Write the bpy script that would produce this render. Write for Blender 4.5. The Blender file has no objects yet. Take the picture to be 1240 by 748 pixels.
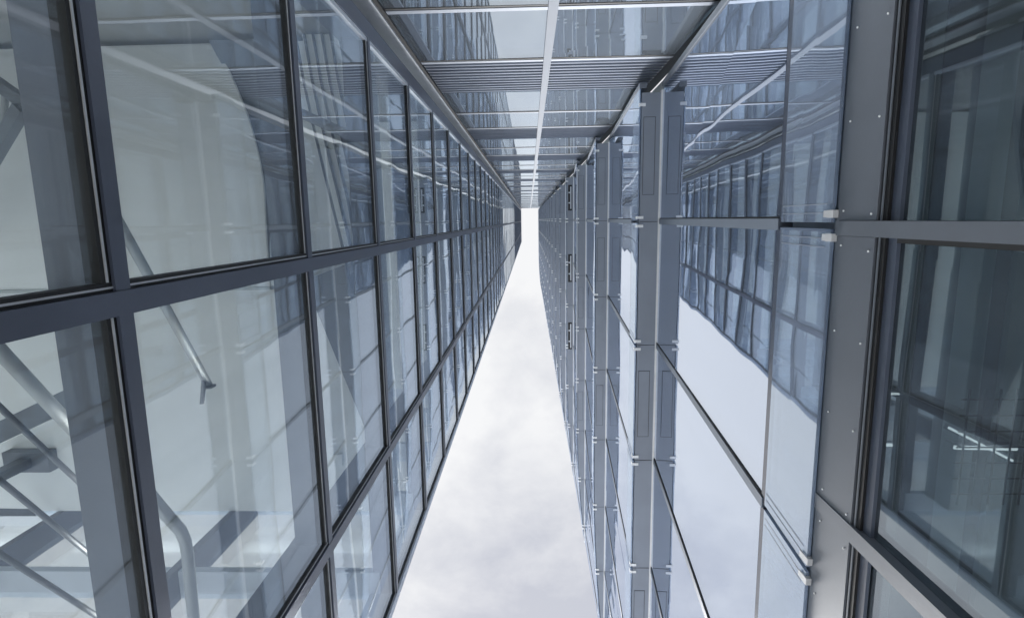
import bpy, bmesh, math, random
from mathutils import Matrix, Vector
random.seed(11)
scene = bpy.context.scene
COL = scene.collection

# ------------------------------------------------------------------ dimensions (metres, eye at the origin)
GROUND = -1.6
ROOF = 70.0
LX = -1.0                      # face of the tower with the steel grid
ROW0, ROW = 1.362, 1.19        # its transom rows
SLAB0, STOREY_L = 4.5, 3.57    # its ceilings
XO, XI = 1.114, 1.33           # outer / inner line of the shingled tower
S1, STOREY = 2.095, 3.73       # first soffit and storey of the shingled tower
YB = -1.41                     # face of the link building
YEND = 8.2                     # rounded far end of the shingled tower

# ------------------------------------------------------------------ materials
def new_mat(name):
    m = bpy.data.materials.new(name); m.use_nodes = True
    nt = m.node_tree; nt.nodes.clear()
    return m, nt, nt.nodes.new('ShaderNodeOutputMaterial')

def solid(name, col, rough=0.5, metal=0.0, var=0.12, scale=3.0, bump=0.0, bscale=40.0, spec=0.5, streak=None):
    m, nt, out = new_mat(name)
    N, L = nt.nodes, nt.links
    b = N.new('ShaderNodeBsdfPrincipled')
    b.inputs['Roughness'].default_value = rough; b.inputs['Metallic'].default_value = metal
    b.inputs['Specular IOR Level'].default_value = spec
    geo = N.new('ShaderNodeNewGeometry')
    nz = N.new('ShaderNodeTexNoise'); nz.inputs['Scale'].default_value = scale; nz.inputs['Detail'].default_value = 6
    if streak:
        mp = N.new('ShaderNodeMapping'); mp.inputs['Scale'].default_value = streak
        L.new(geo.outputs['Position'], mp.inputs['Vector']); L.new(mp.outputs['Vector'], nz.inputs['Vector'])
    else:
        L.new(geo.outputs['Position'], nz.inputs['Vector'])
    nz.inputs['Roughness'].default_value = .62
    mr = N.new('ShaderNodeMapRange')
    mr.inputs['From Min'].default_value = 0.3; mr.inputs['From Max'].default_value = 0.7
    mr.inputs['To Min'].default_value = 1 - var; mr.inputs['To Max'].default_value = 1 + var
    L.new(nz.outputs['Fac'], mr.inputs['Value'])
    mul = N.new('ShaderNodeVectorMath'); mul.operation = 'SCALE'
    mul.inputs[0].default_value = col
    L.new(mr.outputs['Result'], mul.inputs['Scale'])
    L.new(mul.outputs['Vector'], b.inputs['Base Color'])
    r2 = N.new('ShaderNodeMapRange'); r2.inputs['To Min'].default_value = max(0.02, rough - 0.08); r2.inputs['To Max'].default_value = min(1, rough + 0.12)
    L.new(nz.outputs['Fac'], r2.inputs['Value']); L.new(r2.outputs['Result'], b.inputs['Roughness'])
    if bump:
        n2 = N.new('ShaderNodeTexNoise'); n2.inputs['Scale'].default_value = bscale
        L.new(geo.outputs['Position'], n2.inputs['Vector'])
        bp = N.new('ShaderNodeBump'); bp.inputs['Strength'].default_value = bump; bp.inputs['Distance'].default_value = 0.01
        L.new(n2.outputs['Fac'], bp.inputs['Height']); L.new(bp.outputs['Normal'], b.inputs['Normal'])
    L.new(b.outputs['BSDF'], out.inputs['Surface'])
    return m

def glass(name, tint, refl, f0, power, warp=0.0022, wscale=0.9, dust=0.03, dustcol=(.5, .56, .64), film=0.0, rough=.014):
    """Coated facade glass: mirror reflection by angle over a tinted clear body, slightly bowed, with a little dust."""
    m, nt, out = new_mat(name)
    N, L = nt.nodes, nt.links
    geo = N.new('ShaderNodeNewGeometry')
    nz = N.new('ShaderNodeTexNoise'); nz.inputs['Scale'].default_value = wscale; nz.inputs['Detail'].default_value = 1.5
    L.new(geo.outputs['Position'], nz.inputs['Vector'])
    bp = N.new('ShaderNodeBump'); bp.inputs['Strength'].default_value = 1.0; bp.inputs['Distance'].default_value = warp
    L.new(nz.outputs['Fac'], bp.inputs['Height'])
    lw = N.new('ShaderNodeLayerWeight'); lw.inputs['Blend'].default_value = 0.5
    L.new(bp.outputs['Normal'], lw.inputs['Normal'])
    pw = N.new('ShaderNodeMath'); pw.operation = 'POWER'; pw.inputs[1].default_value = power
    L.new(lw.outputs['Facing'], pw.inputs[0])
    fr = N.new('ShaderNodeMapRange'); fr.inputs['To Min'].default_value = f0; fr.inputs['To Max'].default_value = 0.97
    L.new(pw.outputs['Value'], fr.inputs['Value'])
    tr = N.new('ShaderNodeBsdfTransparent'); tr.inputs['Color'].default_value = (*tint, 1)
    gl = N.new('ShaderNodeBsdfGlossy'); gl.inputs['Color'].default_value = (*refl, 1); gl.inputs['Roughness'].default_value = rough
    L.new(bp.outputs['Normal'], gl.inputs['Normal'])
    oi = N.new('ShaderNodeObjectInfo')
    rv = N.new('ShaderNodeMapRange'); rv.inputs['To Min'].default_value = .965; rv.inputs['To Max'].default_value = 1.0
    L.new(oi.outputs['Random'], rv.inputs['Value'])
    for nd, col in ((gl, refl), (tr, tint)):
        sc = N.new('ShaderNodeVectorMath'); sc.operation = 'SCALE'; sc.inputs[0].default_value = col
        L.new(rv.outputs['Result'], sc.inputs['Scale']); L.new(sc.outputs['Vector'], nd.inputs['Color'])
    mx = N.new('ShaderNodeMixShader')
    L.new(fr.outputs['Result'], mx.inputs['Fac']); L.new(tr.outputs['BSDF'], mx.inputs[1]); L.new(gl.outputs['BSDF'], mx.inputs[2])
    df = N.new('ShaderNodeBsdfDiffuse'); df.inputs['Color'].default_value = (*dustcol, 1)
    d1 = N.new('ShaderNodeTexNoise'); d1.inputs['Scale'].default_value = 2.2; d1.inputs['Detail'].default_value = 8
    mp = N.new('ShaderNodeMapping'); mp.inputs['Scale'].default_value = (1.6, 1.6, 0.12)
    L.new(geo.outputs['Position'], mp.inputs['Vector']); L.new(mp.outputs['Vector'], d1.inputs['Vector'])
    dr = N.new('ShaderNodeMapRange'); dr.inputs['From Min'].default_value = 0.4; dr.inputs['From Max'].default_value = 0.75
    dr.inputs['To Min'].default_value = film; dr.inputs['To Max'].default_value = dust
    L.new(d1.outputs['Fac'], dr.inputs['Value'])
    m2 = N.new('ShaderNodeMixShader')
    L.new(dr.outputs['Result'], m2.inputs['Fac']); L.new(mx.outputs['Shader'], m2.inputs[1]); L.new(df.outputs['BSDF'], m2.inputs[2])
    L.new(m2.outputs['Shader'], out.inputs['Surface'])
    return m

def lamp_mat(name, col, s):
    m, nt, out = new_mat(name)
    e = nt.nodes.new('ShaderNodeEmission'); e.inputs['Color'].default_value = (*col, 1); e.inputs['Strength'].default_value = s
    nt.links.new(e.outputs['Emission'], out.inputs['Surface'])
    return m

M = dict(
    steel=solid('dark_coated_steel', (.072, .087, .125), .34, .0, .14, 3.0, .04, 120, .7),
    steel_light=solid('grey_blue_coated_steel', (.22, .25, .31), .6, .0, .08, 5.0),
    gasket=solid('black_rubber', (.008, .009, .011), .6, .0, .2, 20),
    bead=solid('aluminium_bead', (.52, .54, .57), .4, .2, .1, 9),
    alu=solid('satin_aluminium', (.58, .61, .66), .38, .35, .07, 6),
    alu_dull=solid('dull_aluminium_mullion', (.17, .20, .25), .45, .1, .08, 6),
    link_mullion=solid('pale_blue_coated_steel', (.27, .30, .355), .5, .0, .06, 5, spec=.4),
    end_steel=solid('sky_brightened_steel', (.55, .61, .70), .45, .0, .08, 4),  # steel paled for the end facade, sky reflection put into its colour
    mid_mullion=solid('grey_blue_mullion', (.14, .158, .19), .6, .0, .07, 2.5, spec=.3),
    seal=solid('glossy_dark_seal', (.045, .055, .085), .16, .0, .1, 8, spec=.9),
    clamp=solid('dull_pale_clamp', (.55, .56, .58), .5, .0, .1, 8),
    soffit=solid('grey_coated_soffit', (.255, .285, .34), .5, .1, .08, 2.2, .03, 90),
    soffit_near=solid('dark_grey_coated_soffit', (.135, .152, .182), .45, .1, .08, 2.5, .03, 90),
    louvre=solid('ribbed_aluminium', (.27, .30, .36), .30, .65, .22, 3, streak=(.6, 1, 22)),
    clip=solid('bright_clip', (.85, .86, .88), .4, .0, .05, 8),
    white=solid('white_painted_ceiling', (.82, .85, .86), .7, .0, .04, 1.3),
    warm=solid('grey_plaster', (.34, .35, .35), .75, .0, .05, 1.5),
    floor=solid('pale_screed_floor', (.74, .76, .76), .6, .0, .08, 1.5),
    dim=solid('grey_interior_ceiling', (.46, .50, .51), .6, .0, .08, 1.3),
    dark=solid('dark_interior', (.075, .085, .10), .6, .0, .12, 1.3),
    slab=solid('slab_edge_grey', (.16, .18, .215), .6, .0, .15, 3),
    tube=solid('brushed_steel_tube', (.40, .43, .45), .5, .35, .08, 12),
    rod=solid('grey_painted_steel', (.16, .18, .21), .45, .2, .08, 8),
    groove=solid('dark_joint', (.03, .034, .042), .7, .0, .1, 10),
    paving=solid('stone_paving', (.60, .60, .60), .7, .0, .12, .8),
    parapet=solid('parapet_metal', (.40, .44, .52), .4, .3, .08, 4),
)
G_LEFT = glass('clear_facade_glass', (.97, .985, .98), (.86, .93, 1.0), .05, 3.2, .0030, .8, .13, film=.03)
G_RIGHT = glass('coated_shingle_glass', (.60, .67, .73), (.82, .885, 1.0), .40, 1.1, .0048, .9, .08, film=.035)
G_LOW = glass('dark_tinted_glass', (.66, .73, .74), (.80, .88, .96), .12, 2.3, .0026, .9, .08, film=.035)
G_SPAN = glass('spandrel_glass', (.66, .73, .80), (.84, .92, 1.0), .20, 1.5, .0045, 1.1, .40, (.5, .59, .76), film=.20)
G_LINK = glass('link_glass', (.60, .66, .70), (.84, .92, 1.0), .17, 2.0, .0016, .8, .13, film=.09)

# ------------------------------------------------------------------ mesh helpers
class MB:
    def __init__(self): self.v = []; self.f = []
    def hexa(self, p):
        """8 points: bottom ring 0-3, top ring 4-7."""
        n = len(self.v); self.v += [tuple(q) for q in p]
        for q in ((3, 2, 1, 0), (4, 5, 6, 7), (0, 1, 5, 4), (1, 2, 6, 5), (2, 3, 7, 6), (3, 0, 4, 7)):
            self.f.append(tuple(n + i for i in q))
        return self
    def box(self, x0, x1, y0, y1, z0, z1):
        return self.hexa([(x0, y0, z0), (x1, y0, z0), (x1, y1, z0), (x0, y1, z0), (x0, y0, z1), (x1, y0, z1), (x1, y1, z1), (x0, y1, z1)])
    def tube(self, pts, r, n=14, cap=True):
        pts = [Vector(p) for p in pts]
        rings = []
        for i, p in enumerate(pts):
            if i == 0: d = pts[1] - p
            elif i == len(pts) - 1: d = p - pts[i - 1]
            else: d = (pts[i + 1] - p).normalized() + (p - pts[i - 1]).normalized()
            d.normalize()
            a = Vector((0, 0, 1)) if abs(d.z) < .9 else Vector((1, 0, 0))
            u = d.cross(a).normalized(); w = d.cross(u).normalized()
            s = len(self.v)
            for k in range(n):
                t = 2 * math.pi * k / n
                self.v.append(tuple(p + r * (math.cos(t) * u + math.sin(t) * w)))
            rings.append(s)
        for a, b in zip(rings, rings[1:]):
            for k in range(n): self.f.append((a + k, a + (k + 1) % n, b + (k + 1) % n, b + k))
        if cap:
            self.f.append(tuple(rings[0] + k for k in reversed(range(n)))); self.f.append(tuple(rings[-1] + k for k in range(n)))
        return self
    def bar(self, a, b, w, h, up=(0, 0, 1)):
        a, b = Vector(a), Vector(b); d = (b - a).normalized()
        u = d.cross(Vector(up)).normalized(); v = u.cross(d).normalized()
        r = []
        for p in (a, b):
            r.append([p - u * w / 2 - v * h / 2, p + u * w / 2 - v * h / 2, p + u * w / 2 + v * h / 2, p - u * w / 2 + v * h / 2])
        return self.hexa(r[0] + r[1])
    def prism(self, poly, z0, z1):
        n = len(self.v); k = len(poly)
        self.v += [(x, y, z0) for x, y in poly] + [(x, y, z1) for x, y in poly]
        self.f.append(tuple(n + i for i in reversed(range(k)))); self.f.append(tuple(n + k + i for i in range(k)))
        for i in range(k): self.f.append((n + i, n + (i + 1) % k, n + k + (i + 1) % k, n + k + i))
        return self
    def build(self, name, mat, parent=None, kind=None, label=None, smooth=False, bevel=0):
        me = bpy.data.meshes.new(name); me.from_pydata(self.v, [], self.f)
        bm = bmesh.new(); bm.from_mesh(me); bmesh.ops.recalc_face_normals(bm, faces=bm.faces)
        if bevel: bmesh.ops.bevel(bm, geom=bm.edges[:], offset=bevel, segments=2, affect='EDGES', clamp_overlap=True)
        bm.to_mesh(me); bm.free()
        if smooth:
            for p in me.polygons: p.use_smooth = len(p.vertices) == 4
        me.materials.append(mat)
        o = bpy.data.objects.new(name, me); COL.objects.link(o)
        if parent:
            o.parent = parent
            q = parent; off = Vector((0, 0, 0))
            while q: off += q.location; q = q.parent
            o.location = -off
            # keep part origins at zero: vertices carry world positions
        if kind: o['kind'] = kind
        if label: o['label'] = label
        return o

def thing(name, label, cat, loc=(0, 0, 0), group=None):
    o = bpy.data.objects.new(name, None); COL.objects.link(o); o.location = loc
    o['label'] = label; o['category'] = cat
    if group: o['group'] = group
    return o

# ------------------------------------------------------------------ ground
g = MB().box(-1500, 1500, -1500, 1500, GROUND - .4, GROUND).build('ground', M['paving'], kind='structure')
pv = MB()
for i in range(-2, 3):
    for j in range(-2, 20):
        pv.box(i * .6 - .295, i * .6 + .295, j * .6 - .295, j * .6 + .295, GROUND, GROUND + .004)
pv.build('pavement', M['paving'], kind='structure')

# ------------------------------------------------------------------ tower with the steel grid (left)
def jit(a=.0028): return random.uniform(-a, a)
def pane_x(mb, x, y0, y1, z0, z1, t=.012):
    j = [jit() for _ in range(4)]
    mb.hexa([(x - t + j[0], y0, z0), (x + j[0], y0, z0), (x + j[1], y1, z0), (x - t + j[1], y1, z0),
             (x - t + j[2], y0, z1), (x + j[2], y0, z1), (x + j[3], y1, z1), (x - t + j[3], y1, z1)])
def pane_y(mb, y, x0, x1, z0, z1, t=.012):
    j = [jit() for _ in range(4)]
    mb.hexa([(x0, y - t + j[0], z0), (x1, y - t + j[1], z0), (x1, y + j[1], z0), (x0, y + j[0], z0),
             (x0, y - t + j[2], z1), (x1, y - t + j[3], z1), (x1, y + j[3], z1), (x0, y + j[2], z1)])

grid = thing('office_tower', 'glass office tower with a flat dark steel grid of transoms and mullions over clear panes', 'tower', (-4, .7, GROUND))
MULL = [(-1.25, -1.145), (.156, .216), (1.562, 1.622), (2.69, 2.75)]
for i, (a, b) in enumerate(MULL):
    m = MB()
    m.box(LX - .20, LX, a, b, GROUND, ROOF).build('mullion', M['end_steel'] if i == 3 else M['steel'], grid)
    o = grid.children[-1]
    if i:
        MB().box(LX - .046, LX - .010, a - .022, a - .0005, GROUND, ROOF).build('gasket', M['gasket'], o)
        MB().box(LX - .030, LX - .008, a - .013, a - .008, GROUND, ROOF).build('bead', M['bead'], o)
# corner profile between the grid facade and the link building
MB().box(LX - .12, LX - .018, -1.275, -1.252, GROUND, ROOF).build('corner_gasket', M['gasket'], grid)
MB().box(-1.12, -.993, -1.41, -1.39, GROUND, ROOF).build('corner_profile', M['alu'], grid)
MB().box(-.9925, -.965, -1.42, -1.402, GROUND, ROOF).build('corner_gasket', M['gasket'], grid)
MB().box(-1.035, -1.005, -1.143, -1.118, GROUND, ROOF).build('corner_bead', M['alu'], grid)
rows = []
k = -2
while ROW0 + k * ROW < ROOF - .3:
    rows.append(ROW0 + k * ROW); k += 1
rest = MB()
for i, z in enumerate(rows):
    t = MB()
    for (a, b), (c, d) in zip(MULL, MULL[1:]):
        t.box(LX - .17, LX - .002, b + .0005, c - .0005, z - .05, z)
    o = t.build('transom', M['steel'], grid)
    if i < 30:
        q = MB(); e = MB()
        for (a, b), (c, d) in zip(MULL, MULL[1:]):
            q.box(LX - .05, LX - .010, b + .001, c - .023, z - .082, z - .0505)
            e.box(LX - .034, LX - .007, b + .002, c - .024, z - .069, z - .063)
        q.build('gasket', M['gasket'], o); e.build('bead', M['bead'], o)
    z1 = (rows[i + 1] - .052) if i + 1 < len(rows) else ROOF - .3
    for (a, b), (c, d) in zip(MULL, MULL[1:]):
        if i < 33:
            p = MB(); pane_x(p, LX - (.019 if i < 17 else .011), b + .001, c - .001, z + .001, z1); p.build('window_pane', G_LEFT, grid)
        else: pane_x(rest, LX - .022, b + .001, c - .001, z + .001, z1)
rest.build('upper_panes', G_LEFT, grid, kind='stuff')
# far end facade and rear facade
endm = [-1.06, -2.62, -4.18, -5.74, -7.2]
for x in endm[1:]:
    MB().box(x - .06, x, 2.50, 2.74, GROUND, ROOF).build('end_mullion', M['steel'], grid)
et = MB()
for z in rows:
    for x1, x0 in zip(endm, endm[1:]): et.box(x0 + .001, x1 - .062, 2.52, 2.735, z - .06, z)
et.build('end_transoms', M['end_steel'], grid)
ep = MB()
for x1, x0 in zip(endm, endm[1:]):
    z0 = GROUND
    while z0 < ROOF - 1:
        pane_y(ep, 2.70, x0 + .002, x1 - .063, z0, min(z0 + STOREY_L, ROOF - .3)); z0 += STOREY_L
ep.build('end_glazing', G_LEFT, grid)
rp = MB(); rm = MB()
for y in (-1.3, .05, 1.4, 2.6): rm.box(-7.26, -7.1, y, y + .06, GROUND, ROOF)
for z in rows[::3]: rm.box(-7.25, -7.11, -1.23, 2.6, z - .06, z)
z0 = GROUND
while z0 < ROOF - 1:
    pane_x(rp, -7.14, -1.3, 2.6, z0, min(z0 + STOREY_L, ROOF - .3)); z0 += STOREY_L
rm.build('rear_frame', M['steel'], grid); rp.build('rear_panels', M['white'], grid)
z = SLAB0; n = 0
MB().box(-7.0, -1.22, -1.38, 2.49, GROUND, GROUND + .03).build('floor', M['floor'], grid)
while z < ROOF - 1:
    MB().box(-7.0, -1.24, -1.38, 2.49, z, z + .30).build('floor_slab', M['white'], grid)
    z += STOREY_L
MB().box(-7.0, -1.30, -1.50, -1.42, GROUND, ROOF).build('party_wall', M['warm'], grid)
MB().box(-7.3, LX + .012, -1.5, 2.762, ROOF - .3, ROOF).build('parapet', M['parapet'], grid)

# things inside the grid tower
h = thing('ceiling_baffle', 'dark wedge shaped ceiling baffle beside the pale ceiling at upper left', 'baffle', (-2.1, -1.0, 4.4))
MB().prism([(-2.40, -1.37), (-1.98, -1.37), (-2.12, .28), (-2.14, -.83)], 4.40, 4.498).build('panel', M['rod'], h)
h = thing('ceiling_baffle', 'dark triangular ceiling baffle behind the panes below the ribbed vault', 'baffle', (-1.5, 1.0, 4.4))
MB().prism([(-1.80, .45), (-1.25, .25), (-1.25, 1.75), (-1.36, 1.75)], 4.38, 4.498).build('panel', M['rod'], h)
near = [o for o in grid.children if o.name.startswith('floor_slab')][0]
MB().box(-1.70, -1.62, 1.95, 2.05, SLAB0 - .05, SLAB0 - .0005).build('detector', M['white'], near)
rv = thing('ribbed_vault', 'pale curved vault with dark slanting ribs behind the upper panes of the grid facade', 'vault', (-1.5, -.5, 4.2))
sh = MB(); rb = []
prof = [(-1.40, 4.42), (-1.05, 4.40), (-.75, 4.36), (-.45, 4.29), (-.15, 4.20), (.2, 4.06), (.5, 3.92)]
def rib_x(y, off): return (-1.665 + .26 * ((y + 1.4) / 1.6) ** 1.25 + off)
for (ya, za), (yb, zb) in zip(prof, prof[1:]):
    xa0, xa1 = rib_x(ya, -.02), rib_x(ya, .40); xb0, xb1 = rib_x(yb, -.02), rib_x(yb, .40)
    ka, kb = za / 4.4, zb / 4.4
    xa0, xa1, xb0, xb1 = xa0 * ka, min(xa1 * ka, -1.25), xb0 * kb, min(xb1 * kb, -1.25)
    sh.hexa([(xa0, ya, za), (xa1, ya, za), (xb1, yb, zb), (xb0, yb, zb), (xa0, ya, za + .03), (xa1, ya, za + .03), (xb1, yb, zb + .03), (xb0, yb, zb + .03)])
sh.build('shell', M['white'], rv)
for r in range(-1, 5):
    off = .0 + r * .066
    q = MB()
    for (ya, za), (yb, zb) in zip(prof, prof[1:]):
        q.bar((min(rib_x(ya, off) * za / 4.4, -1.26), ya, za - .012), (min(rib_x(yb, off) * zb / 4.4, -1.26), yb, zb - .012), .014, .024)
    q.build('rib', M['steel'], rv)
cs = thing('curved_soffit', 'large smooth pale soffit curving upwards behind the big upper left pane', 'soffit', (-3.3, -.5, 4.2))  # curve shaped to turn it from the light, darker towards the link
m = MB(); NS = 56
pr = []
for i in range(NS + 1):
    t = i / NS
    pr.append((.45 - 1.81 * t, 4.0 + .475 * (.25 * t + .75 * t ** 2.2), -1.90 - .07 * t - .42 * max(0, t - .35) ** 1.8 / .65 ** 1.8))
for (ya, za, xa) in pr:
    m.v += [(-5.2, ya, za), (xa, ya, za), (xa, ya, za + .022), (-5.2, ya, za + .022)]
for i in range(NS):
    q = 4 * i
    for k in range(4): m.f.append((q + k, q + (k + 1) % 4, q + 4 + (k + 1) % 4, q + 4 + k))
m.f += [(0, 1, 2, 3), (4 * NS + 3, 4 * NS + 2, 4 * NS + 1, 4 * NS)]
m.build('shell', M['white'], cs)
MB().box(-5.2, -1.895, .452, .475, 3.99, 4.06).build('edge_strip', M['dim'], cs)
cb = thing('round_tie', 'grey round steel tie crossing below the ribbed vault', 'tie bar', (-1.5, -.7, 4.2))
MB().tube([(-1.80, -.86, 4.24), (-1.27, -.61, 4.10)], .035).build('tube', M['rod'], cb)
MB().box(-1.30, -1.25, -.66, -.56, 4.02, 4.18).build('bracket', M['rod'], cb)

h = thing('handrail', 'straight brushed steel handrail sloping behind the big pane left of centre', 'handrail', (-1.9, .5, 2.6))
MB().tube([(-1.9, -.25, 2.42), (-1.9, .25, 2.72), (-1.9, .93, 3.12)], .024).build('rail', M['tube'], h, smooth=True)
MB().tube([(-1.9, .88, 3.085), (-1.9, 1.02, 3.04)], .013).build('bracket', M['rod'], h, smooth=True)
MB().box(-1.93, -1.87, .932, .945, 3.09, 3.15).build('end_cap', M['rod'], h)
h = thing('handrail', 'bent brushed steel handrail low in the second pane from the left', 'handrail', (-1.45, 1.3, 1.9))
MB().tube([(-1.45, .78, 1.80), (-1.45, 1.07, 1.975), (-1.45, 1.24, 2.085), (-1.45, 1.30, 2.105), (-1.45, 1.36, 2.11), (-1.45, 1.72, 2.10), (-1.45, 2.2, 2.08)], .024).build('rail', M['tube'], h, smooth=True)
MB().tube([(-1.50, 1.28, 2.16), (-1.95, 1.20, 2.50)], .02).build('bracket', M['tube'], h, smooth=True)

st = thing('stair_railing', 'dark steel stair railing of parallel sloping rods at lower left behind the glass', 'railing', (-2.4, 1.2, GROUND + .03))
for a, b in (((-2.2, .50, 2.00), (-2.2, 1.57, 2.71)), ((-2.2, .85, 1.985), (-2.2, 1.80, 2.61)), ((-2.2, 1.20, 1.965), (-2.2, 2.30, 2.72)), ):
    MB().tube([a, b], .013).build('rod', M['rod'], st, smooth=True)
MB().tube([(-2.2, .10, 1.93), (-2.2, 1.20, 2.65)], .030).build('handrail', M['tube'], st, smooth=True)
MB().bar((-4.2, 1.62, 3.68), (-2.75, .98, 3.62), .14, .12).build('landing_beam', M['rod'], st)
MB().box(-4.40, -4.30, 1.95, 2.03, GROUND + .03, 4.498).build('post', M['rod'], st)
MB().box(-4.55, -4.15, 1.90, 2.08, 4.40, 4.4975).build('bracket', M['rod'], st)
MB().bar((-4.35, 2.0, 3.6), (-4.35, 2.45, 4.4), .06, .06).build('brace', M['rod'], st)
tr = thing('roof_truss', 'grey steel truss crossing the bright ceiling at the upper left edge', 'truss', (-3.4, -.8, 3.8))
MB().bar((-4.1, -1.30, 4.00), (-3.10, -.75, 3.52), .07, .07).build('chord', M['rod'], tr)
MB().bar((-4.1, .1, 3.80), (-3.12, -.73, 3.5), .07, .07).build('chord', M['rod'], tr)
for u in (.25, .45, .62, .78, .92):
    a = Vector((-4.1, -1.30, 4.00)).lerp(Vector((-3.10, -.75, 3.52)), u); b = Vector((-4.1, .1, 3.80)).lerp(Vector((-3.12, -.73, 3.5)), u)
    MB().tube([a, b], .02).build('web', M['tube'], tr)

# ------------------------------------------------------------------ link building (top of the picture)
link = thing('link_building', 'glazed end facade with ribbed louvre bands joining the two towers', 'building', (.2, -3, GROUND))
MB().box(.143, .211, YB - .20, YB + .012, GROUND, ROOF).build('mullion', M['mid_mullion'], link)
SPAN = [(-.964, .142), (.212, 1.30)]
z0 = 1.69
nl = 0
while z0 < ROOF:
    # louvre band, then two rows of glass
    b0, b1 = z0, z0 + 1.17
    t1, t2 = z0 + 2.37, z0 + 3.63
    for (xa, xb) in SPAN:
        lv = MB(); s = 0
        n = 11 if nl < 4 else (8 if nl < 8 else 4)
        w = (b1 - b0) / n
        for i in range(n):
            lv.hexa([(xa, YB - .05, b0 + i * w + .020), (xb, YB - .05, b0 + i * w + .020), (xb, YB - .008, b0 + i * w + .020), (xa, YB - .008, b0 + i * w + .020),
                     (xa, YB - .06, b0 + (i + 1) * w), (xb, YB - .06, b0 + (i + 1) * w), (xb, YB - .020, b0 + (i + 1) * w), (xa, YB - .020, b0 + (i + 1) * w)])
        lv.box(xa, xb, YB - .09, YB - .065, b0, b1)
        if b1 < ROOF: lv.build('louvre_band', M['louvre'], link)
        for (za, zb) in ((b1 + .002, t1 - .040), (t1 + .046, t2 - .040)):
            if zb < ROOF - .3:
                p = MB(); pane_y(p, YB - .012, xa, xb, za, zb); p.build('window_pane', G_LINK, link)
    for zt in (t1, t2):
        if zt < ROOF - .1:
            o = MB()
            for (xa, xb) in SPAN: o.box(xa, xb, YB - .14, YB - .004, zt - .012, zt + .045)
            o = o.build('transom', M['link_mullion'], link)
            q = MB()
            for (xa, xb) in SPAN: q.box(xa, xb, YB - .10, YB - .009, zt - .040, zt - .0125)
            q.build('gasket', M['gasket'], o)
    if b1 < ROOF: MB().box(-1.0, 1.30, -5.0, YB - .20, z0 + .2, z0 + .75).build('floor_slab', M['dim'], link)
    z0 += STOREY; nl += 1
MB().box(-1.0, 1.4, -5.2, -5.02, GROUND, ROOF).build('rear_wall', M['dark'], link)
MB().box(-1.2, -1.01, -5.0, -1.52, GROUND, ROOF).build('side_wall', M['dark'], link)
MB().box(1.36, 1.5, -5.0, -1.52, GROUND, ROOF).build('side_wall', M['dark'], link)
MB().box(-.945, 1.40, -5.2, YB + .010, ROOF - .3, ROOF).build('parapet', M['parapet'], link)

# ------------------------------------------------------------------ shingled tower (right)
sh = thing('office_tower', 'office tower clad in overlapping sloped glass sheets with grey soffit ledges and bright clips', 'tower', (4, 3, GROUND))
NLEV = int((ROOF - S1) / STOREY) + 1
def xo(y): return XO + (XI - XO) * max(0, (y - 4.2) / (YEND - 4.2)) ** 2.2
def sp(l): return 1.44 if l <= 0 else (1.375 if l == 1 else 1.29)
Y0 = -1.27
def joints(l): return [Y0] + [.04 + j * sp(l) for j in range(0, 7 if l > 0 else 6)] + [YEND]
def jy(l, j): 
    a = joints(l); return a[min(j, len(a) - 1)]
def zlev(l): return S1 + (l - 1) * STOREY
def P(l, y0, y1, s, off):
    """point on the sloped sheet of the storey above soffit l; y runs from y0 (foot) to y1 (head); off is outwards (-x)"""
    y = y0 + (y1 - y0) * s
    xb = xo(y0) ; x = xb + (XI - xb) * s
    return Vector((x - off, y, zlev(l) + s * STOREY))
def sheet(mb, l, ja, jb, s0, s1, o0, o1, gap0=.0, gap1=.0, jitter=0, nseg=1):
    """slab of the sheet between joint functions ja, jb (pairs foot/head)"""
    for i in range(nseg):
        u0, u1 = i / nseg, (i + 1) / nseg
        def yy(u, w): 
            a, b = ja[w] + gap0, jb[w] - gap1
            return a + (b - a) * u
        A = (yy(u0, 0), yy(u0, 1)); B = (yy(u1, 0), yy(u1, 1))
        j = [random.uniform(-jitter, jitter) for _ in range(4)]
        mb.hexa([P(l, *A, s0, o0 + j[0]), P(l, *A, s0, o1 + j[0]), P(l, *B, s0, o1 + j[1]), P(l, *B, s0, o0 + j[1]),
                 P(l, *A, s1, o0 + j[2]), P(l, *A, s1, o1 + j[2]), P(l, *B, s1, o1 + j[3]), P(l, *B, s1, o0 + j[3])])
SF = .135
rest_pane, rest_span, rest_mul, rest_clip = MB(), MB(), MB(), MB()
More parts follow.
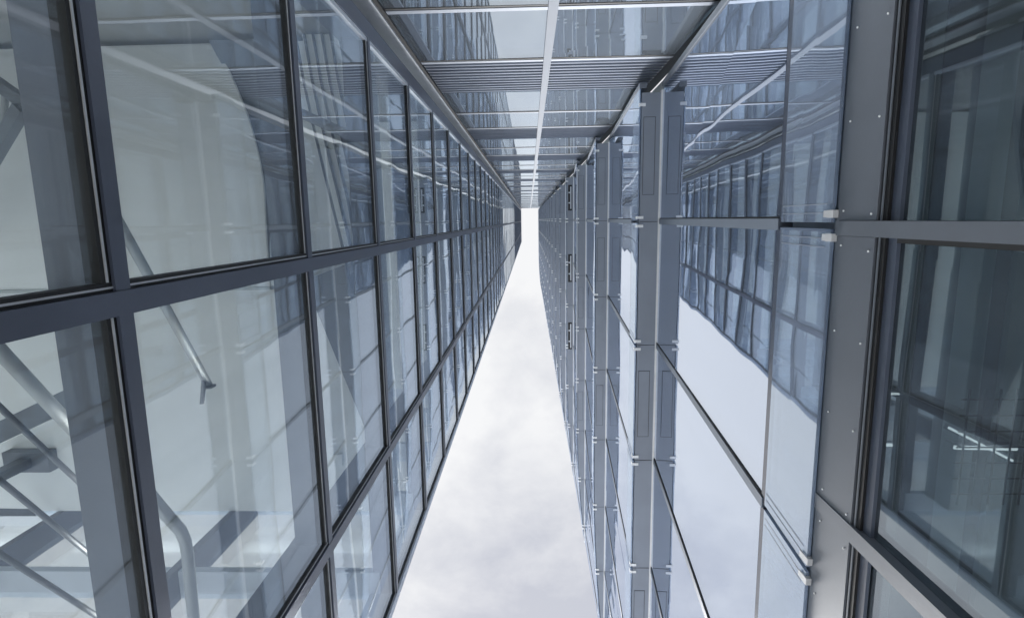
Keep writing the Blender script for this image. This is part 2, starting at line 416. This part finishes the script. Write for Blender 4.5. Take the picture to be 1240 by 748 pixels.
for l in range(1, NLEV + 1):
    zb = zlev(l)
    top = zb + STOREY
    s1 = .992 if top < ROOF - .3 else (ROOF - .3 - zb) / STOREY
    if zb > ROOF - 1: break
    nb = 8 if l > 0 else 7
    for j in range(nb):
        ja = (jy(l, j), jy(l + 1, j)); jb = (jy(l, j + 1), jy(l + 1, j + 1))
        if j == nb - 1: jb = (YEND, YEND)
        if jb[0] - ja[0] < .1: continue
        ns = 1 if j < 4 else 3
        p = MB() if l < 12 else rest_pane
        sheet(p, l, ja, jb, SF + .014, s1, -.012, 0, .012, .012, .003, ns)
        if l < 12: p.build('window_pane', G_RIGHT, sh)
        if l >= 1:
            p = MB() if l < 12 else rest_span
            sheet(p, l, ja, jb, .002, SF - .006, -.004, .010, .012, .012, .0012, ns)
            if l < 12: p.build('spandrel_pane', G_SPAN, sh)
        if l in (1, 2) and j < 5:
            for u0, u1 in ((.045, .049), (.078, .082)):
                for side in (0, 1):
                    a0 = (ja[0] + u0, ja[1] + u0) if side == 0 else (jb[0] - u1, jb[1] - u1)
                    a1 = (ja[0] + u1, ja[1] + u1) if side == 0 else (jb[0] - u0, jb[1] - u0)
                    q = MB(); sheet(q, l, a0, a1, .012, SF - .010, .0105, .0115); q.build('edge_tape', M['steel_light'], sh)
        # mullion on the joint at the near end of the bay
        if j > 0:
            p = MB() if l < 12 else rest_mul
            sheet(p, l, (ja[0] - .026, ja[1] - .026), (ja[0] + .026, ja[1] + .026), SF + .006 if l else .0, s1, -.10, .008)
            if l < 12:
                o = p.build('mullion', M['alu_dull'], sh)
                q = MB(); sheet(q, l, (ja[0] - .036, ja[1] - .036), (ja[0] - .0265, ja[1] - .0265), SF + .006 if l else .0, s1, -.05, .004)
                q.build('gasket', M['gasket'], o)
    # slender rail closing the foot of the main sheet
    if l >= 1:
        o = MB()
        for j in range(nb):
            ja = (jy(l, j),) * 2; jb = ((jy(l, j + 1)) if j < nb - 1 else YEND,) * 2
            if jb[0] - ja[0] < .1: continue
            sheet(o, l, ja, jb, SF - .0055, SF + .012, -.08, .0025, .013, .013, 0, 1 if j < 4 else 3)
        o.build('sill_rail', M['seal'], sh)
    # end mullion against the link building
    if l < 14:
        o = MB(); sheet(o, l, (Y0 - .045,) * 2, (Y0 + .004,) * 2, .0, min(s1, .998), -.06, .012); o.build('end_mullion', M['mid_mullion'], sh)
    # soffit ledge
    if l >= 1:
        xin = XI - .016
        ys = [Y0 + .05, 1.5, 3, 4.2, 4.8, 5.4, 6.0, 6.6, 7.2, 7.7, YEND]
        poly = [(xo(y) + .014, y) for y in ys] + [(xin, YEND), (xin, Y0 + .05)]
        if l == 1: poly = poly
        poly = [p for i, p in enumerate(poly) if not (p[0] > xin)]
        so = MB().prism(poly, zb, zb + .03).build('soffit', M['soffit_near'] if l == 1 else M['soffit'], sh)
        if l > 1:
            MB().box(XI - .0155, XI + .014, Y0 + .03, YEND, zb - .022, zb + .03).build('head_profile', M['clip'], sh)
        # joints and hatches
        jn = MB(); ht = MB()
        jl = joints(l)
        if 1 < l <= 9:
            for jj, y in enumerate(jl[1:-1]):
                xa = xo(y) + .014
                if xin - xa < .03: continue
                jn.box(xa, xin - .001, y - .003, y + .003, zb - .0022, zb + .001)
            if l > 1:
                for jj in range(len(jl) - 2):
                    if (jj + l) % 2 and jj: continue
                    ya, yb = jl[jj] + .28, jl[jj + 1] - .27
                    if xo(yb) > XO + .04: continue
                    xa, xb = XO + .034, XI - .062
                    w = .004
                    if l == 5 or l == 8: continue
                    MB().box(xa + w + .001, xb - w - .001, ya + w + .001, yb - w - .001, zb - .0045, zb + .001).build('hatch', M['soffit'], so)
                    for bx in ((xa, xb, ya, ya + w), (xa, xb, yb - w, yb), (xa, xa + w, ya + w, yb - w), (xb - w, xb, ya + w, yb - w)):
                        ht.box(*bx, zb - .0025, zb + .001)
            if jn.v: jn.build('panel_joint', M['groove'], so)
            if ht.v: ht.build('hatch_outline', M['groove'], so)
        if l == 5:
            for ya, yb in ((-1.0, -.25), (1.05, 1.9), (3.15, 4.0)):
                v = MB().box(XO + .05, XI - .05, ya, yb, zb - .006, zb + .002).build('vent', M['gasket'], sh)
                MB().box(XI - .105, XI - .07, ya + .05, yb - .05, zb - .018, zb - .0065).build('vent_frame', M['alu'], v)
                c = MB()
                for u in (.3, .7): c.box(XO + .06, XI - .11, ya + (yb - ya) * u - .02, ya + (yb - ya) * u + .02, zb - .016, zb - .0065)
                c.build('vent_blade', M['alu'], v)
        # slab edge behind the spandrel sheet, and the floor behind it
        poly = [(xo(y) + .06, y) for y in ys] + [(XI + .05, YEND), (XI + .05, Y0 + .05)]
        poly = [p for p in poly if p[0] <= XI + .051]
        MB().prism(poly, zb + .032, zb + .46).build('slab_edge', M['slab'], sh)
        MB().box(XI + .055, 7.0, Y0, YEND - .05, zb + .03, zb + .44).build('floor_slab', M['dim'], sh)
        # clips holding the sheets at each joint
        for y in jl[1:-1]:
            for d in (-.043, .043):
                yy = y + d
                c = MB() if l <= 8 else rest_clip
                x = xo(yy)
                c.box(x - .016, x + (.050 if l > 1 else .020), yy - .014, yy + .014, zb - .012, zb - .003 if l > 1 else zb + .03)
                c.box(x - .016, x - .0105, yy - .0125, yy + .0125, zb - .0028 if l > 1 else zb + .0302, zb + .055)
                if l <= 8: c.build('clip', M['clamp' if l == 1 else 'clip'], sh)
        c = MB(); c.box(XO - .016, XO + .05, Y0 + .15, Y0 + .18, zb - .012, zb - .003); c.build('clip', M['clip'], sh) if l <= 8 else None
    # bright edge along one ledge
    if l == 4:
        MB().box(XO - .006, XO + .012, Y0 + .1, 4.2, zb - .016, zb - .001).build('edge_trim', M['alu'], sh)
rest_pane.build('upper_panes', G_RIGHT, sh, kind='stuff'); rest_span.build('upper_spandrel_panes', G_SPAN, sh, kind='stuff')
rest_mul.build('upper_mullions', M['alu_dull'], sh, kind='stuff'); rest_clip.build('upper_clips', M['clip'], sh, kind='stuff')
# ground storey: riveted fascia over tall vertical windows
FB = 1.857
cover = [(.022, .074), (1.077, 1.138), (2.45, 2.51), (3.85, 3.91)]
edges = [Y0] + [v for c in cover for v in c] + [4.2]
cells = [(edges[i], edges[i + 1]) for i in range(0, len(edges), 2)]
for a, b in cells:
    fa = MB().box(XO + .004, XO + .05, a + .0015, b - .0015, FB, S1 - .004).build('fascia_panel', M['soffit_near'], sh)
    n = max(2, round((b - a) / .24)); 
    for i in range(n):
        y = a + .035 + (b - a - .07) * i / (n - 1)
        for zz in (S1 - .045, FB + .028):
            y2 = y + (.0 if zz > 2 else .012)
            MB().tube([(XO + .001, y2, zz), (XO + .006, y2, zz)], .0035, 10).build('screw', M['clip'], fa)
    wn = MB(); pane_x(wn, XO + .048, a + .001, b - .001, GROUND, FB - .05); wn.build('window_pane', G_LOW, sh)
    fr = MB().box(XO + .012, XO + .033, a + .001, b - .001, FB - .042, FB - .0005).build('window_head', M['gasket'], sh)
    MB().box(XO + .008, XO + .0115, a + .001, b - .001, FB - .020, FB - .012).build('bead', M['rod'], fr)
    MB().box(XO + .022, XO + .034, a + .001, b - .001, FB - .085, FB - .0425).build('inner_frame', M['steel'], fr)
    MB().box(XO + .020, XO + .035, a + .0008, a + .016, GROUND, FB - .086).build('gasket', M['gasket'], fr)
for a, b in cover:
    MB().box(XO - .001, XO + .10, a, b, GROUND, S1 - .004).build('cover_strip', M['soffit_near'], sh)
sg = MB(); ys0 = [4.2, 4.8, 5.4, 6.0, 6.6, 7.2, 7.7, YEND]
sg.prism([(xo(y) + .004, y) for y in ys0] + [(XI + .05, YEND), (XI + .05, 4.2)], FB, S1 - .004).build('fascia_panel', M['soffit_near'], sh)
# end wall, rear wall, roof, party wall
MB().box(XI + .06, 7.1, YEND - .04, YEND + .05, GROUND, ROOF).build('end_wall', M['soffit'], sh)
MB().box(7.02, 7.2, Y0, YEND - .05, GROUND, ROOF).build('rear_wall', M['dim'], sh)
MB().box(XI + .06, 7.0, Y0 - .12, Y0 - .02, GROUND, ROOF).build('party_wall', M['dim'], sh)
poly = [(xo(y) - .012, y) for y in [Y0, 1.5, 3, 4.2, 4.8, 5.4, 6.0, 6.6, 7.2, 7.7, YEND]] + [(7.2, YEND + .06), (7.2, Y0 - .1)]
MB().prism(poly, ROOF - .3, ROOF).build('parapet', M['parapet'], sh)
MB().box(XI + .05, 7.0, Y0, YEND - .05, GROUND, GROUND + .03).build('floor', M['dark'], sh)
# ceiling strips of the near storey
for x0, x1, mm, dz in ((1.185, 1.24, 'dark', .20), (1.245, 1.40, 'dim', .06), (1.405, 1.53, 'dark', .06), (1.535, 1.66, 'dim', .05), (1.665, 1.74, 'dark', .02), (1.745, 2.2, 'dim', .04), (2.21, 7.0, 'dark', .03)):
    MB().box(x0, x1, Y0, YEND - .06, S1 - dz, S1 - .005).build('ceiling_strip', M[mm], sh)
# linear ceiling lights inside the near storey
LAMP = lamp_mat('lit_tube', (.95, .97, 1.0), .8)
ZL = S1 - .073
for (a, b, d, lab) in (((1.262, .850), (1.345, .852), .010, 'short lit strip lamp under the dim ceiling nearest the black window head'),
                       ((1.572, .862), (1.80, .868), .012, 'long straight lit strip lamp under the dim ceiling at the right picture edge'),
                       ((1.545, .785), (1.79, .915), .008, 'slanting thin lit strip lamp crossing the wire tray under the dim ceiling'),
                       ((1.300, .653), (1.352, .654), .006, 'tiny lit strip lamp under the dim ceiling, farthest from the slanting lamp')):
    o = thing('strip_lamp', lab, 'lamp', ((a[0] + b[0]) / 2, (a[1] + b[1]) / 2, S1 - .09), group='strip lamps on the dim ceiling')
    MB().bar((*a, ZL), (*b, ZL), d, .008).build('tube', LAMP, o)
    MB().bar((*a, ZL + .022), (*b, ZL + .022), d + .012, .035).build('housing', M['rod'], o)
rk = thing('wire_tray', 'dark wire cable tray hung below the dim ceiling at right', 'cable tray', (1.75, 1.0, S1 - .2))
for i in range(6):
    MB().tube([(1.56 + i * .055, .62, S1 - .13), (1.56 + i * .055, 1.06, S1 - .13)], .0035, 8).build('long_wire', M['gasket'], rk)
for i in range(7):
    MB().tube([(1.54, .66 + i * .06, S1 - .125), (1.86, .66 + i * .06, S1 - .125)], .003, 8).build('cross_wire', M['gasket'], rk)
for x in (1.56, 1.835):
    MB().tube([(x, .84, S1 - .13), (x, .84, S1 - .02)], .004, 8).build('hanger', M['rod'], rk)

# ------------------------------------------------------------------ sky
SUN_EL, SUN_AZ = 40, -7       # azimuth from +Y towards +X
w = bpy.data.worlds.new('World'); scene.world = w; w.use_nodes = True
nt = w.node_tree; N, L = nt.nodes, nt.links
N.clear()
out = N.new('ShaderNodeOutputWorld'); bg = N.new('ShaderNodeBackground'); bg.inputs['Strength'].default_value = .0565
sky = N.new('ShaderNodeTexSky'); sky.sky_type = 'NISHITA'; sky.sun_disc = False
sky.sun_elevation = math.radians(SUN_EL); sky.sun_rotation = math.radians(SUN_AZ)
tc = N.new('ShaderNodeTexCoord')
sx = N.new('ShaderNodeSeparateXYZ'); L.new(tc.outputs['Generated'], sx.inputs[0])
zc = N.new('ShaderNodeMath'); zc.operation = 'MAXIMUM'; zc.inputs[1].default_value = 0.0; L.new(sx.outputs['Z'], zc.inputs[0])
za = N.new('ShaderNodeMath'); za.operation = 'ADD'; za.inputs[1].default_value = .12; L.new(zc.outputs[0], za.inputs[0])
dv = N.new('ShaderNodeVectorMath'); dv.operation = 'DIVIDE'
cz = N.new('ShaderNodeCombineXYZ'); L.new(za.outputs[0], cz.inputs[0]); L.new(za.outputs[0], cz.inputs[1]); L.new(za.outputs[0], cz.inputs[2])
L.new(tc.outputs['Generated'], dv.inputs[0]); L.new(cz.outputs[0], dv.inputs[1])
mp = N.new('ShaderNodeMapping'); mp.inputs['Location'].default_value = (3.1, 1.7, 0); mp.inputs['Scale'].default_value = (1, 1.25, 1)
L.new(dv.outputs[0], mp.inputs['Vector'])
n1 = N.new('ShaderNodeTexNoise'); n1.inputs['Scale'].default_value = 6.0; n1.inputs['Detail'].default_value = 9; n1.inputs['Roughness'].default_value = .6; n1.inputs['Distortion'].default_value = .15
L.new(mp.outputs['Vector'], n1.inputs['Vector'])
# cloud deck: bright overhead, greyer lower down, mottled
grad = N.new('ShaderNodeMapRange'); grad.inputs['From Min'].default_value = .80; grad.inputs['From Max'].default_value = .995
L.new(sx.outputs['Z'], grad.inputs['Value'])
nr = N.new('ShaderNodeMapRange'); nr.inputs['From Min'].default_value = .34; nr.inputs['From Max'].default_value = .66; nr.inputs['To Min'].default_value = -.30; nr.inputs['To Max'].default_value = .25
L.new(n1.outputs['Fac'], nr.inputs['Value'])
ad = N.new('ShaderNodeMath'); ad.operation = 'ADD'; ad.use_clamp = True
gx = N.new('ShaderNodeMapRange'); gx.inputs['From Min'].default_value = -.06; gx.inputs['From Max'].default_value = -.26; gx.inputs['To Max'].default_value = .85  # extra brightness towards -X, added to lift reflections in the sloped glass
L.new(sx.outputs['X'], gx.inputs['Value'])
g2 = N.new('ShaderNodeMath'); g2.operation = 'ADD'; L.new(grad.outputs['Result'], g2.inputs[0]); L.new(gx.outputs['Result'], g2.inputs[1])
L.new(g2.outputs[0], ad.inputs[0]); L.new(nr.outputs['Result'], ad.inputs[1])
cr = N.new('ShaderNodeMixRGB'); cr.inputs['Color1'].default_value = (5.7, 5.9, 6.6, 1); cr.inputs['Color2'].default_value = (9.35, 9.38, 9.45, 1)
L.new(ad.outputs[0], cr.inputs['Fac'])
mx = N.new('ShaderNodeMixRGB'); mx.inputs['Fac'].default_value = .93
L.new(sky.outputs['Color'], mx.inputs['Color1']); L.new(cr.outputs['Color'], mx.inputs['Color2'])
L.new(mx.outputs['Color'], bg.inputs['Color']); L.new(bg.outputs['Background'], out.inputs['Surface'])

sl = bpy.data.lights.new('sun', 'SUN'); sl.energy = 4.3; sl.angle = math.radians(20); sl.color = (1, .985, .965)
so = bpy.data.objects.new('sun', sl); COL.objects.link(so)
el, az = math.radians(SUN_EL), math.radians(SUN_AZ)
d = Vector((math.sin(az) * math.cos(el), math.cos(az) * math.cos(el), math.sin(el)))
so.rotation_euler = (-d).to_track_quat('-Z', 'Y').to_euler()

# ------------------------------------------------------------------ camera
cam = bpy.data.cameras.new('camera'); co = bpy.data.objects.new('camera', cam); COL.objects.link(co)
f = 676.0
z = Vector((21, 108, -f)).normalized()
y = Vector((69, -4246, -f)).normalized(); y = (y - z * y.dot(z)).normalized()
x = y.cross(z)
co.matrix_world = Matrix((x, y, z)).to_4x4()
cam.sensor_width = 36; cam.lens = 36 * f / 1240
cam.clip_start = .02; cam.clip_end = 5000
scene.camera = co
scene.render.engine = 'CYCLES'
scene.cycles.max_bounces = 12; scene.cycles.glossy_bounces = 6; scene.cycles.transparent_max_bounces = 32; scene.cycles.diffuse_bounces = 5
scene.view_settings.view_transform = 'Standard'; scene.view_settings.look = 'None'
scene.view_settings.exposure = 0.9; scene.view_settings.gamma = 1
